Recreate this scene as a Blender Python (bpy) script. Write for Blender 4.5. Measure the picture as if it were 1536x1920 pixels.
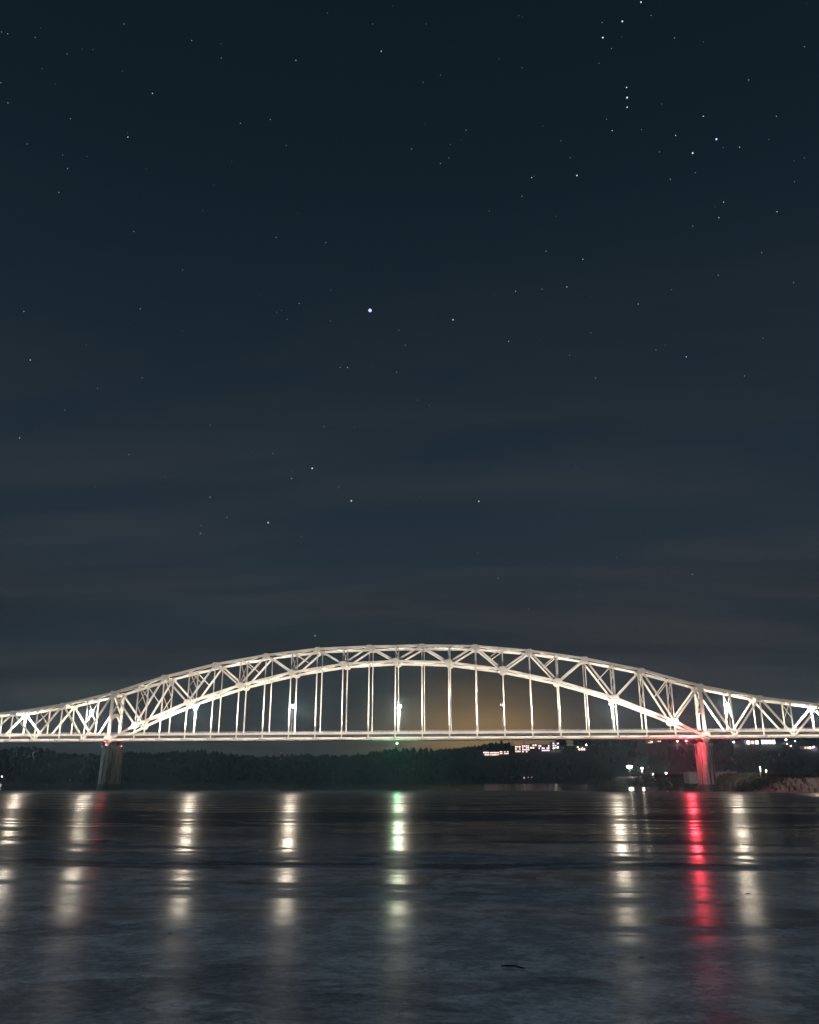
import bpy, bmesh, math, random
from mathutils import Vector, Matrix

random.seed(11)
SC = bpy.context.scene
COL = SC.collection
for o in list(bpy.data.objects):
    bpy.data.objects.remove(o)

# ------------------------------------------------------------------ camera
F_PX, PITCH, YAW = 1556.48, 0.3133, -0.1142
CAM = Vector((176.907, -365.284, 3.984))
cam_data = bpy.data.cameras.new('camera')
cam = bpy.data.objects.new('camera', cam_data)
COL.objects.link(cam)
SC.camera = cam
cam.location = CAM
cam.rotation_euler = (math.pi / 2 + PITCH, 0, -YAW)
cam_data.sensor_fit = 'VERTICAL'
cam_data.sensor_height = 36.0
cam_data.lens = F_PX / 1920 * 36.0
cam_data.clip_start = 0.1
cam_data.clip_end = 30000

FW = Vector((math.sin(YAW) * math.cos(PITCH), math.cos(YAW) * math.cos(PITCH), math.sin(PITCH)))
RT = Vector((math.cos(YAW), -math.sin(YAW), 0))
UP = RT.cross(FW)


def ray(px, py):
    return (FW * F_PX + RT * (px - 768) + UP * (960 - py)).normalized()


def at(px, py, Y):
    d = ray(px, py)
    return CAM + d * ((Y - CAM.y) / d.y)


def ground(px, py, z=0.0):
    d = ray(px, py)
    return CAM + d * ((z - CAM.z) / d.z)


def pix(p):
    d = Vector(p) - CAM
    z = d.dot(FW)
    return 768 + F_PX * d.dot(RT) / z, 960 - F_PX * d.dot(UP) / z


# ------------------------------------------------------------------ render settings
SC.render.engine = 'CYCLES'
SC.view_settings.view_transform = 'Standard'
SC.view_settings.look = 'None'
SC.view_settings.exposure = 0.0
SC.view_settings.gamma = 1.0
SC.view_settings.use_curve_mapping = False
cy = SC.cycles
cy.use_denoising = True
try:
    cy.denoiser = 'OPENIMAGEDENOISE'
except Exception:
    pass
cy.max_bounces = 5
cy.diffuse_bounces = 2
cy.glossy_bounces = 3
cy.transmission_bounces = 2
cy.volume_bounces = 0
cy.sample_clamp_indirect = 4.0
cy.use_light_tree = True
cy.caustics_reflective = False
cy.caustics_refractive = False


# ------------------------------------------------------------------ node helper
class NT:
    def __init__(self, tree):
        self.t = tree
        self.n = tree.nodes
        self.l = tree.links

    def node(self, typ, **kw):
        n = self.n.new(typ)
        for k, v in kw.items():
            setattr(n, k, v)
        return n

    def link(self, a, b):
        self.l.new(a, b)

    def put(self, sock, v):
        if hasattr(v, 'links'):
            self.l.new(v, sock)
        else:
            sock.default_value = v

    def math(self, op, a, b=0.0, c=0.0, clamp=False):
        n = self.node('ShaderNodeMath', operation=op)
        n.use_clamp = clamp
        self.put(n.inputs[0], a)
        self.put(n.inputs[1], b)
        if op in ('MULTIPLY_ADD',):
            self.put(n.inputs[2], c)
        return n.outputs[0]

    def vmath(self, op, a, b=(0, 0, 0)):
        n = self.node('ShaderNodeVectorMath', operation=op)
        self.put(n.inputs[0], a)
        self.put(n.inputs[1], b)
        return n.outputs['Value'] if op in ('DOT_PRODUCT', 'LENGTH') else n.outputs[0]

    def noise(self, vec, scale, detail=4.0, rough=0.55, dist=0.0):
        n = self.node('ShaderNodeTexNoise')
        self.put(n.inputs['Vector'], vec)
        n.inputs['Scale'].default_value = scale
        n.inputs['Detail'].default_value = detail
        n.inputs['Roughness'].default_value = rough
        n.inputs['Distortion'].default_value = dist
        return n.outputs['Fac']

    def ramp(self, fac, stops, interp='LINEAR'):
        n = self.node('ShaderNodeValToRGB')
        n.color_ramp.interpolation = interp
        el = n.color_ramp.elements
        while len(el) < len(stops):
            el.new(0.5)
        for e, (p, c) in zip(el, stops):
            e.position = p
            e.color = (c, c, c, 1) if isinstance(c, (int, float)) else (*c, 1)
        self.put(n.inputs[0], fac)
        return n.outputs[0]

    def mix(self, fac, a, b, blend='MIX'):
        n = self.node('ShaderNodeMix', data_type='RGBA', blend_type=blend)
        self.put(n.inputs[0], fac)
        for s, v in ((n.inputs[6], a), (n.inputs[7], b)):
            if hasattr(v, 'links'):
                self.l.new(v, s)
            else:
                s.default_value = (v, v, v, 1) if isinstance(v, (int, float)) else (*v, 1)
        return n.outputs[2]

    def scale(self, vec, s):
        n = self.node('ShaderNodeMapping')
        self.put(n.inputs[0], vec)
        n.inputs['Scale'].default_value = s
        return n.outputs[0]


# ------------------------------------------------------------------ night sky (world)
def build_world():
    w = bpy.data.worlds.new('World')
    SC.world = w
    w.use_nodes = True
    t = NT(w.node_tree)
    t.n.clear()
    tc = t.node('ShaderNodeTexCoord')
    d = t.vmath('NORMALIZE', tc.outputs['Generated'])
    sep = t.node('ShaderNodeSeparateXYZ')
    t.link(d, sep.inputs[0])
    z = sep.outputs[2]
    zz = t.math('MAXIMUM', z, 0.0)
    base = t.ramp(zz, [
        (0.000, (0.0190, 0.0260, 0.0320)),
        (0.060, (0.0190, 0.0270, 0.0345)),
        (0.150, (0.0185, 0.0285, 0.0395)),
        (0.260, (0.0175, 0.0285, 0.0410)),
        (0.360, (0.0140, 0.0245, 0.0360)),
        (0.480, (0.0102, 0.0195, 0.0290)),
        (0.640, (0.0066, 0.0138, 0.0208)),
        (0.800, (0.0046, 0.0106, 0.0162)),
        (1.000, (0.0042, 0.0100, 0.0155))])
    # thin cloud streaks low over the river
    den = t.math('ADD', zz, 0.10)
    comb = t.node('ShaderNodeCombineXYZ')
    t.link(t.math('DIVIDE', sep.outputs[0], den), comb.inputs[0])
    t.link(t.math('DIVIDE', sep.outputs[1], den), comb.inputs[1])
    cv = t.scale(comb.outputs[0], (0.55, 1.9, 1.0))
    c1 = t.noise(cv, 1.15, 5.0, 0.55, 0.35)
    c2 = t.noise(t.scale(comb.outputs[0], (0.25, 1.0, 1.0)), 0.9, 3.0, 0.5)
    cl = t.math('MULTIPLY', t.ramp(c1, [(0.36, 0.0), (0.68, 1.0)], 'EASE'), t.ramp(c2, [(0.30, 0.25), (0.65, 1.0)]))
    low = t.ramp(zz, [(0.0, 1.0), (0.22, 0.9), (0.42, 0.25), (0.62, 0.0)])
    cl = t.math('MULTIPLY', cl, low)
    col = t.mix(t.math('MULTIPLY', cl, 0.85), base, (0.042, 0.046, 0.052))
    # darker bank of cloud just above the bluffs
    dk = t.noise(t.scale(comb.outputs[0], (0.35, 1.2, 1.0)), 0.8, 4.0, 0.5, 0.2)
    band = t.ramp(zz, [(0.02, 0.25), (0.11, 0.45), (0.16, 1.0), (0.21, 0.5), (0.30, 0.0)])
    col = t.mix(t.math('MULTIPLY', t.ramp(dk, [(0.42, 0.0), (0.62, 1.0)]), t.math('MULTIPLY', band, 0.55)), col,
                (0.0150, 0.0165, 0.0200))
    # town glow on the low cloud behind the arch
    g0 = ray(905, 1335)
    r0 = Vector((g0.y, -g0.x, 0)).normalized()
    f0 = Vector((g0.x, g0.y, 0)).normalized()
    u = t.vmath('DOT_PRODUCT', d, tuple(r0))
    fwd = t.math('GREATER_THAN', t.vmath('DOT_PRODUCT', d, tuple(f0)), 0.0)
    wob = t.math('MULTIPLY_ADD', t.noise(t.scale(d, (6, 6, 26)), 1.0, 4.0), 0.05, -0.025)
    ez = t.math('DIVIDE', t.math('SUBTRACT', t.math('ADD', z, wob), 0.045), 0.050)
    eu = t.math('DIVIDE', u, 0.095)
    q = t.math('ADD', t.math('MULTIPLY', ez, ez), t.math('MULTIPLY', eu, eu))
    glow = t.math('MULTIPLY', t.math('EXPONENT', t.math('MULTIPLY', q, -1.0)), fwd)
    col = t.mix(glow, col, t.mix(1.0, col, (0.245, 0.140, 0.040), 'ADD'))
    # wide weak glow along that horizon
    ez2 = t.math('DIVIDE', z, 0.09)
    eu2 = t.math('DIVIDE', u, 0.45)
    q2 = t.math('ADD', t.math('MULTIPLY', ez2, ez2), t.math('MULTIPLY', eu2, eu2))
    glow2 = t.math('MULTIPLY', t.math('EXPONENT', t.math('MULTIPLY', q2, -1.0)), fwd)
    col = t.mix(glow2, col, t.mix(1.0, col, (0.016, 0.013, 0.007), 'ADD'))
    bg = t.node('ShaderNodeBackground')
    t.link(col, bg.inputs[0])
    bg.inputs[1].default_value = 1.0
    out = t.node('ShaderNodeOutputWorld')
    t.link(bg.outputs[0], out.inputs[0])


build_world()

# added cool sun lamp lifting the near ice; its source is unseen
sd = bpy.data.lights.new('moon_fill', 'SUN')
sd.energy = 0.46
sd.angle = math.radians(0.5)
sd.color = (0.66, 0.83, 1.0)
fill_sun = bpy.data.objects.new('moon_fill', sd)
COL.objects.link(fill_sun)
fill_sun.rotation_euler = (math.radians(58), 0, math.radians(-40))


# ------------------------------------------------------------------ materials
def mat(name, color, rough=0.6, metal=0.0, var=0.0, vscale=1.0, bump=0.0, bscale=8.0, spec=0.5, stain=None):
    m = bpy.data.materials.new(name)
    m.use_nodes = True
    t = NT(m.node_tree)
    b = t.n['Principled BSDF']
    geo = t.node('ShaderNodeNewGeometry')
    pos = geo.outputs['Position']
    c = color
    if var:
        n = t.noise(pos, vscale, 5.0, 0.6)
        k = t.ramp(n, [(0.3, 1 - var), (0.7, 1 + var * 0.4)])
        c = t.mix(1.0, color, k, 'MULTIPLY')
    if stain:
        scol, ssc, lo, hi = stain
        n = t.noise(t.scale(pos, ssc), 1.0, 5.0, 0.6)
        c = t.mix(t.ramp(n, [(lo, 0.0), (hi, 1.0)]), c, scol)
    if hasattr(c, 'links'):
        t.link(c, b.inputs['Base Color'])
    else:
        b.inputs['Base Color'].default_value = (*c, 1)
    b.inputs['Roughness'].default_value = rough
    b.inputs['Metallic'].default_value = metal
    b.inputs['Specular IOR Level'].default_value = spec
    if bump:
        bn = t.node('ShaderNodeBump')
        bn.inputs['Strength'].default_value = 0.6
        bn.inputs['Distance'].default_value = bump
        t.link(t.noise(pos, bscale, 5.0, 0.6), bn.inputs['Height'])
        t.link(bn.outputs[0], b.inputs['Normal'])
    return m


def emit(name, color, strength):
    m = bpy.data.materials.new(name)
    m.use_nodes = True
    t = NT(m.node_tree)
    t.n.clear()
    e = t.node('ShaderNodeEmission')
    e.inputs[0].default_value = (*color, 1)
    e.inputs[1].default_value = strength
    o = t.node('ShaderNodeOutputMaterial')
    t.link(e.outputs[0], o.inputs[0])
    m.cycles.emission_sampling = 'NONE'
    return m


M = {
    'steel': mat('steel_paint', (0.70, 0.66, 0.59), 0.55, 0, 0.16, 0.35,
                 stain=((0.42, 0.33, 0.24), (0.25, 0.25, 0.9), 0.60, 0.78)),
    'steel_dark': mat('floor_steel', (0.26, 0.21, 0.17), 0.7, 0, 0.3, 0.6),
    'parapet': mat('parapet_paint', (0.72, 0.69, 0.65), 0.6, 0, 0.14, 0.7),
    'asphalt': mat('asphalt', (0.05, 0.05, 0.052), 0.85, 0, 0.2, 1.0),
    'concrete': mat('pier_concrete', (0.56, 0.53, 0.48), 0.85, 0, 0.25, 0.5, 0.03, 2.0,
                    stain=((0.14, 0.115, 0.085), (1.3, 1.3, 0.07), 0.47, 0.60)),
    'footing': mat('wet_concrete', (0.13, 0.125, 0.115), 0.7, 0, 0.35, 0.8, 0.03, 2.0),
    'galv': mat('galvanised_metal', (0.42, 0.43, 0.44), 0.45, 0.8),
    'housing': mat('lamp_housing', (0.10, 0.10, 0.11), 0.5, 0.3),
    'soil': mat('bank_soil', (0.026, 0.028, 0.026), 0.95, 0, 0.45, 0.12, 0.25, 0.8,
                stain=((0.09, 0.10, 0.11), (0.05, 0.05, 0.05), 0.62, 0.74)),
    'hill': mat('bluff_ground', (0.012, 0.018, 0.020), 0.95, 0, 0.4, 0.01),
    'foliage': mat('dark_foliage', (0.009, 0.015, 0.015), 0.9, 0, 0.4, 0.2),
    'bark': mat('bark', (0.06, 0.05, 0.04), 0.9),
    'wall_tan': mat('tan_masonry', (0.36, 0.27, 0.17), 0.85, 0, 0.15, 0.3),
    'wall_grey': mat('grey_masonry', (0.22, 0.21, 0.21), 0.85, 0, 0.15, 0.3),
    'wall_white': mat('white_siding', (0.62, 0.60, 0.57), 0.8, 0, 0.12, 0.3),
    'roof': mat('dark_roof', (0.05, 0.05, 0.055), 0.85, 0, 0.2, 0.4),
    'wood': mat('wet_wood', (0.020, 0.017, 0.014), 0.7),
    'chip': mat('ice_chip', (0.16, 0.18, 0.20), 0.35, 0, 0.3, 8.0),
    'post_white': mat('white_post_paint', (0.75, 0.73, 0.68), 0.6),
    'lamp_on': emit('lamp_white', (1.0, 0.95, 0.98), 60.0),
    'lamp_off': mat('lamp_lens_dim', (0.55, 0.53, 0.50), 0.3),
    'bank_lamp': emit('bank_lamp_white', (1.0, 0.97, 0.93), 60.0),
    'flood': emit('floodlight_lens', (1.0, 0.84, 0.62), 2.5),
    'nav_red': emit('navigation_red', (1.0, 0.10, 0.10), 22.0),
    'nav_green': emit('navigation_green', (0.22, 1.0, 0.48), 22.0),
    'win_pink': emit('window_pink', (1.0, 0.66, 0.62), 2.6),
    'win_warm': emit('window_warm', (1.0, 0.72, 0.42), 1.8),
    'win_lilac': emit('window_lilac', (0.90, 0.66, 1.0), 2.4),
    'win_hot': emit('window_hot', (1.0, 0.93, 0.86), 6.0),
    'sign_blue': emit('sign_blue', (0.35, 0.28, 1.0), 2.5),
    'dot_red': emit('beacon_red', (1.0, 0.28, 0.30), 3.0),
    'dot_pink': emit('beacon_pink', (1.0, 0.45, 0.60), 3.0),
}


# ------------------------------------------------------------------ object helpers
def link_mesh(name, me, m, parent=None):
    o = bpy.data.objects.new(name, me)
    COL.objects.link(o)
    if m is not None and not me.materials:
        me.materials.append(m)
    if parent is not None:
        o.parent = parent
    return o


def from_py(name, vs, fs, m, parent=None, smooth=False):
    me = bpy.data.meshes.new(name)
    me.from_pydata([tuple(v) for v in vs], [], fs)
    if smooth:
        me.polygons.foreach_set('use_smooth', [True] * len(me.polygons))
    me.update()
    return link_mesh(name, me, m, parent)


class MB:
    def __init__(self):
        self.v, self.f = [], []

    def add(self, vs, fs):
        k = len(self.v)
        self.v += [Vector(v) for v in vs]
        self.f += [[i + k for i in f] for f in fs]
        return self

    def box(self, a, b):
        x0, y0, z0 = a
        x1, y1, z1 = b
        return self.add([(x0, y0, z0), (x1, y0, z0), (x1, y1, z0), (x0, y1, z0),
                         (x0, y0, z1), (x1, y0, z1), (x1, y1, z1), (x0, y1, z1)],
                        [[3, 2, 1, 0], [4, 5, 6, 7], [0, 1, 5, 4], [1, 2, 6, 5], [2, 3, 7, 6], [3, 0, 4, 7]])

    def prism(self, prof, p, q, side):
        """extrude a 2-D profile (s, u) from p to q; s runs along `side`, u across it"""
        p, q = Vector(p), Vector(q)
        ax = (q - p).normalized()
        s = (Vector(side) - ax * Vector(side).dot(ax)).normalized()
        u = ax.cross(s)
        n = len(prof)
        vs = [p + s * a + u * b for a, b in prof] + [q + s * a + u * b for a, b in prof]
        fs = [[i, (i + 1) % n, n + (i + 1) % n, n + i] for i in range(n)]
        fs += [list(range(n))[::-1], list(range(n, 2 * n))]
        return self.add(vs, fs)

    def bar(self, p, q, w, h, side=(0, 1, 0)):
        a, b = w / 2, h / 2
        return self.prism([(-a, -b), (a, -b), (a, b), (-a, b)], p, q, side)

    def ibar(self, p, q, w, h, side=(0, 1, 0), t=0.1):
        """H section: flanges face +-side"""
        a, b, e = w / 2, h / 2, 0.05
        pr = [(-a, -b), (-a + t, -b), (-a + t, -e), (a - t, -e), (a - t, -b), (a, -b),
              (a, b), (a - t, b), (a - t, e), (-a + t, e), (-a + t, b), (-a, b)]
        return self.prism(pr, p, q, side)

    def tube(self, p, q, r0, r1=None, n=8):
        r1 = r0 if r1 is None else r1
        p, q = Vector(p), Vector(q)
        ax = (q - p).normalized()
        s = ax.orthogonal().normalized()
        u = ax.cross(s)
        vs = [c + (s * math.cos(2 * math.pi * k / n) + u * math.sin(2 * math.pi * k / n)) * r
              for c, r in ((p, r0), (q, r1)) for k in range(n)]
        fs = [[i, (i + 1) % n, n + (i + 1) % n, n + i] for i in range(n)]
        fs += [list(range(n))[::-1], list(range(n, 2 * n))]
        return self.add(vs, fs)

    def ball(self, c, r, sq=(1, 1, 1), nu=8, nv=5):
        c = Vector(c)
        vs = [c + Vector((0, 0, r * sq[2]))]
        for j in range(1, nv):
            a = math.pi * j / nv
            for i in range(nu):
                b = 2 * math.pi * i / nu
                vs.append(c + Vector((r * sq[0] * math.sin(a) * math.cos(b), r * sq[1] * math.sin(a) * math.sin(b), r * sq[2] * math.cos(a))))
        vs.append(c - Vector((0, 0, r * sq[2])))
        fs = [[0, 1 + i, 1 + (i + 1) % nu] for i in range(nu)]
        for j in range(nv - 2):
            for i in range(nu):
                a, b = 1 + j * nu, 1 + (j + 1) * nu
                fs.append([a + i, b + i, b + (i + 1) % nu, a + (i + 1) % nu])
        e = 1 + (nv - 2) * nu
        fs += [[e + i, len(vs) - 1, e + (i + 1) % nu] for i in range(nu)]
        return self.add(vs, fs)

    def build(self, name, m, parent=None, smooth=False):
        return from_py(name, self.v, self.f, m, parent, smooth)


def empty(name, loc):
    o = bpy.data.objects.new(name, None)
    COL.objects.link(o)
    o.location = loc
    o.empty_display_size = 0.5
    return o


def tag(o, label=None, cat=None, group=None, kind=None):
    for k, v in (('label', label), ('category', cat), ('group', group), ('kind', kind)):
        if v:
            o[k] = v
    return o


def local(o, mb):
    """shift a builder made in world coordinates into the frame of its thing"""
    for v in mb.v:
        v -= o.location
    return mb


def point_light(name, loc, power, color, radius, parent=None):
    d = bpy.data.lights.new(name, 'POINT')
    d.energy = power
    d.color = color
    d.shadow_soft_size = radius
    o = bpy.data.objects.new(name, d)
    COL.objects.link(o)
    o.location = loc
    if parent is not None:
        o.parent = parent
    return o


def spot_light(name, loc, target, power, color, angle, blend, radius, parent=None):
    d = bpy.data.lights.new(name, 'SPOT')
    d.energy = power
    d.color = color
    d.spot_size = angle
    d.spot_blend = blend
    d.shadow_soft_size = radius
    o = bpy.data.objects.new(name, d)
    COL.objects.link(o)
    o.location = loc
    v = Vector(target) - Vector(loc)
    o.rotation_euler = v.to_track_quat('-Z', 'Y').to_euler()
    if parent is not None:
        o.parent = parent
    return o


# ================================================================== SETTING
L = 11.71          # panel length of the trusses
W = 10.54          # distance between the two trusses
Z0 = 21.385        # bottom chord above the ice


# ---- the ice
def ice_material():
    m = bpy.data.materials.new('river_ice')
    m.use_nodes = True
    t = NT(m.node_tree)
    b = t.n['Principled BSDF']
    geo = t.node('ShaderNodeNewGeometry')
    pos = geo.outputs['Position']
    sep = t.node('ShaderNodeSeparateXYZ')
    t.link(pos, sep.inputs[0])
    # distance from the near shore, log scaled, wandering sideways: belts of refrozen and frosted ice
    wob = t.noise(t.scale(pos, (0.030, 0.075, 0.0)), 1.0, 5.0, 0.62, 0.6)
    dist = t.math('ADD', sep.outputs[1], 365.3)
    lg = t.math('LOGARITHM', t.math('MAXIMUM', dist, 2.0), 10.0)         # 1.0 .. 2.6
    wob2 = t.noise(t.scale(pos, (0.11, 0.16, 0.0)), 1.0, 5.0, 0.65, 0.8)
    wl = t.math('ADD', t.math('MULTIPLY_ADD', wob, 0.22, -0.11), t.math('MULTIPLY_ADD', wob2, 0.13, -0.065))
    s = t.math('DIVIDE', t.math('SUBTRACT', t.math('ADD', lg, wl), 1.0), 1.7)
    # rows: photograph rows -> belts (0 = smooth glaze, 1 = frosted)
    belts = t.ramp(s, ICE_BELTS)
    st = t.noise(t.scale(pos, (0.05, 0.30, 0.0)), 1.0, 7.0, 0.66, 0.6)
    streak = t.ramp(st, [(0.42, 0.0), (0.60, 1.0)])
    st2 = t.noise(t.scale(pos, (0.020, 0.12, 0.0)), 1.0, 6.0, 0.62, 0.9)
    streak2 = t.ramp(st2, [(0.535, 0.0), (0.565, 1.0)])
    st3 = t.noise(t.scale(pos, (0.012, 0.55, 0.0)), 1.0, 6.0, 0.7, 0.4)
    hair = t.math('MULTIPLY', t.ramp(st3, [(0.48, 0.0), (0.56, 1.0)]), t.ramp(s, [(0.55, 0.0), (0.75, 1.0)]))
    lead = t.ramp(t.noise(t.scale(pos, (0.050, 0.11, 3.0)), 1.0, 7.0, 0.6, 1.2), [(0.575, 0.0), (0.59, 1.0)])
    frost = t.math('ADD', t.math('MULTIPLY', belts, 0.85), t.math('MULTIPLY', streak, 0.22), clamp=True)
    frost = t.math('MAXIMUM', frost, t.math('MULTIPLY', streak2, 0.75), clamp=True)
    frost = t.math('MAXIMUM', frost, t.math('MULTIPLY', hair, 0.70), clamp=True)
    fine = t.noise(t.scale(pos, (1.3, 2.2, 0.0)), 1.0, 6.0, 0.65)
    rough = t.math('MULTIPLY_ADD', frost, 0.25, 0.155)
    rough = t.math('MULTIPLY_ADD', t.math('SUBTRACT', fine, 0.5), 0.12, rough, clamp=True)
    t.link(rough, b.inputs['Roughness'])
    t.link(t.math('MULTIPLY_ADD', frost, -0.46, 0.5), b.inputs['Specular IOR Level'])
    b.inputs['Anisotropic'].default_value = 0.35
    b.inputs['Tangent'].default_value = (0, 1, 0)
    tv = t.node('ShaderNodeCombineXYZ')
    tv.inputs[1].default_value = 1.0
    t.link(tv.outputs[0], b.inputs['Tangent'])
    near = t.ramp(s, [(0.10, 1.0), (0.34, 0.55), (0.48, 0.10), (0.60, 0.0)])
    patch = t.noise(t.scale(pos, (0.60, 0.62, 0.0)), 1.0, 10.0, 0.74, 0.25)
    pm = t.ramp(patch, [(0.47, 0.0), (0.56, 1.0)])
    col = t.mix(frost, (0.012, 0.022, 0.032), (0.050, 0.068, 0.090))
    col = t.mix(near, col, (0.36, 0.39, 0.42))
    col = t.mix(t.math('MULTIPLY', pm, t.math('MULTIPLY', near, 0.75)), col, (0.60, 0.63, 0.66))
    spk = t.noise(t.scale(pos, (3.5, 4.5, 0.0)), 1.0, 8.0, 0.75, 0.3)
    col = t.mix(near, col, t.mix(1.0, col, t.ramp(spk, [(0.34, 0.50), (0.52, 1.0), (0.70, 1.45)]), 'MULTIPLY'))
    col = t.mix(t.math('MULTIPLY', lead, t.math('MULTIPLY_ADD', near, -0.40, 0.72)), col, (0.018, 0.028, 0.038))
    crk = t.node('ShaderNodeTexVoronoi', feature='DISTANCE_TO_EDGE')
    t.link(t.scale(pos, (0.10, 0.14, 0.0)), crk.inputs['Vector'])
    cm = t.ramp(t.math('ADD', crk.outputs['Distance'], t.math('MULTIPLY_ADD', fine, 0.06, -0.03)), [(0.0, 1.0), (0.010, 0.0)])
    col = t.mix(t.math('MULTIPLY', cm, 0.35), col, (0.25, 0.26, 0.27))
    t.link(col, b.inputs['Base Color'])
    b.inputs['IOR'].default_value = 1.31
    bn = t.node('ShaderNodeBump')
    bn.inputs['Strength'].default_value = 0.5
    bn.inputs['Distance'].default_value = 0.005
    h = t.math('ADD', t.noise(t.scale(pos, (5.0, 5.0, 0.0)), 1.0, 5.0, 0.6),
               t.math('MULTIPLY', t.noise(t.scale(pos, (0.6, 1.0, 0.0)), 1.0, 3.0, 0.5), 3.0))
    t.link(h, bn.inputs['Height'])
    t.link(bn.outputs[0], b.inputs['Normal'])
    df = t.node('ShaderNodeBsdfDiffuse')
    t.link(col, df.inputs['Color'])
    t.link(bn.outputs[0], df.inputs['Normal'])
    mx = t.node('ShaderNodeMixShader')
    cover = t.math('MULTIPLY_ADD', frost, 0.36, 0.60, clamp=True)
    t.link(cover, mx.inputs[0])
    t.link(b.outputs[0], mx.inputs[1])
    t.link(df.outputs[0], mx.inputs[2])
    t.link(mx.outputs[0], t.n['Material Output'].inputs['Surface'])
    return m


def belt_pos(py):
    d = ground(768, py).y + 365.3
    return (math.log10(d) - 1.0) / 1.7


ICE_BELTS = sorted([(belt_pos(py), v) for py, v in (
    (1900, 0.70), (1800, 0.74), (1765, 0.70), (1738, 0.46), (1712, 0.34), (1640, 0.30), (1631, 0.80), (1610, 0.88), (1603, 0.22),
    (1574, 0.18), (1566, 0.45), (1558, 0.20), (1541, 0.22), (1534, 0.72), (1527, 0.62), (1521, 0.28), (1500, 0.34), (1491, 0.30),
    (1484, 0.12))])
ICE_M = ice_material()


def build_ice():
    # the sheet ends in a wandering edge near the bridge, open water lies beyond
    xs = [-2500, -1500, -900, -600] + [-450 + 6 * i for i in range(184)] + [700, 900, 1500]
    top, edge = [], []
    rows = [-520, -420, -372, -366, -360, -352, -340, -325, -300, -260, -200, -140, -80, -30]
    vs, fs = [], []
    n = len(xs)
    for y in rows:
        for x in xs:
            vs.append((x, y, 0.0))
    for z in (0.0, -0.14):
        rnd = random.Random(3)
        for i, x in enumerate(xs):
            py = 1481.2 + (0.0 if x < 200 else min(2.5, (x - 200) * 0.03))
            e = ground(400, 1481.3).y + 9 * math.sin(x * 0.021) + 5 * math.sin(x * 0.063 + 1) + rnd.uniform(-3.5, 3.5)
            vs.append((x, e, z))
    R = len(rows) + 2
    for j in range(R - 1):
        for i in range(n - 1):
            a = j * n + i
            fs.append([a, a + 1, a + n + 1, a + n])
    o = from_py('ice', vs, fs, ICE_M)
    tag(o, 'dark frozen river ice with frosted belts and glazed patches', kind='structure')


build_ice()


# ---- open water beyond the ice
def water_material():
    m = bpy.data.materials.new('open_water')
    m.use_nodes = True
    t = NT(m.node_tree)
    b = t.n['Principled BSDF']
    b.inputs['Base Color'].default_value = (0.004, 0.012, 0.017, 1)
    b.inputs['Roughness'].default_value = 0.10
    b.inputs['IOR'].default_value = 1.33
    geo = t.node('ShaderNodeNewGeometry')
    bn = t.node('ShaderNodeBump')
    bn.inputs['Strength'].default_value = 0.4
    bn.inputs['Distance'].default_value = 0.05
    t.link(t.noise(t.scale(geo.outputs['Position'], (0.2, 0.5, 0)), 1.0, 3.0), bn.inputs['Height'])
    t.link(bn.outputs[0], b.inputs['Normal'])
    return m


o = from_py('river_water', [(-3500, -600, -0.1), (3500, -600, -0.1), (3500, 1600, -0.1), (-3500, 1600, -0.1)], [[0, 1, 2, 3]], water_material())
tag(o, 'strip of dark open water beyond the ice edge', kind='structure')
o = from_py('ground', [(-9000, -3000, -3.0), (9000, -3000, -3.0), (9000, 9000, -3.0), (-9000, 9000, -3.0)], [[0, 1, 2, 3]], M['hill'])
tag(o, 'dark valley floor reaching to the horizon', kind='structure')

# ---- far bluffs
RIDGE = [(-600, 1404), (-200, 1408), (0, 1414), (150, 1418), (270, 1420), (450, 1424), (660, 1425), (760, 1418), (850, 1411), (900, 1406),
         (960, 1399), (1000, 1398), (1060, 1398), (1110, 1398), (1200, 1388), (1300, 1382), (1400, 1378), (1536, 1375), (1750, 1370), (2100, 1366)]
YR, YS = 1650.0, 1120.0


def lerp_tab(tab, x):
    if x <= tab[0][0]:
        return tab[0][1]
    for (a, va), (b, vb) in zip(tab, tab[1:]):
        if x <= b:
            k = (x - a) / (b - a)
            k = k * k * (3 - 2 * k)
            return va + (vb - va) * k
    return tab[-1][1]


def wav(x, y):
    return (math.sin(x * 0.011 + 1.3) * math.sin(y * 0.013) + 0.6 * math.sin(x * 0.031 + y * 0.02) + 0.35 * math.sin(x * 0.083 - y * 0.05))


def hill_h(x, y):
    px, _ = pix((x, y, 30))
    zr = at(px, lerp_tab(RIDGE, px), YR).z
    # right shoulder stands nearer
    k = (y - YS) / (YR - YS)
    k = max(0.0, min(1.0, k))
    k = k ** 0.8
    k = k * k * (3 - 2 * k)
    z = -3.2 + (zr + 3.2) * k
    if y > YR:
        z += (y - YR) * 0.006
    return z + wav(x, y) * 1.3 * k


def build_hill():
    xs = [-2600 + 24 * i for i in range(200)]
    ys = [1080 + 30 * j for j in range(26)] + [2000, 2300, 2800, 3600]
    vs = [(x, y, hill_h(x, y)) for y in ys for x in xs]
    n = len(xs)
    fs = [[j * n + i, j * n + i + 1, (j + 1) * n + i + 1, (j + 1) * n + i] for j in range(len(ys) - 1) for i in range(n - 1)]
    tag(from_py('hill', vs, fs, M['hill'], smooth=True), 'dark wooded bluff along the far shore', kind='structure')


build_hill()


def hit_hill(px, py):
    d = ray(px, py)
    s = (1100 - CAM.y) / d.y
    for _ in range(900):
        p = CAM + d * s
        if p.z <= hill_h(p.x, p.y):
            return p
        s += 1.0
    return at(px, py, YR)


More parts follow.
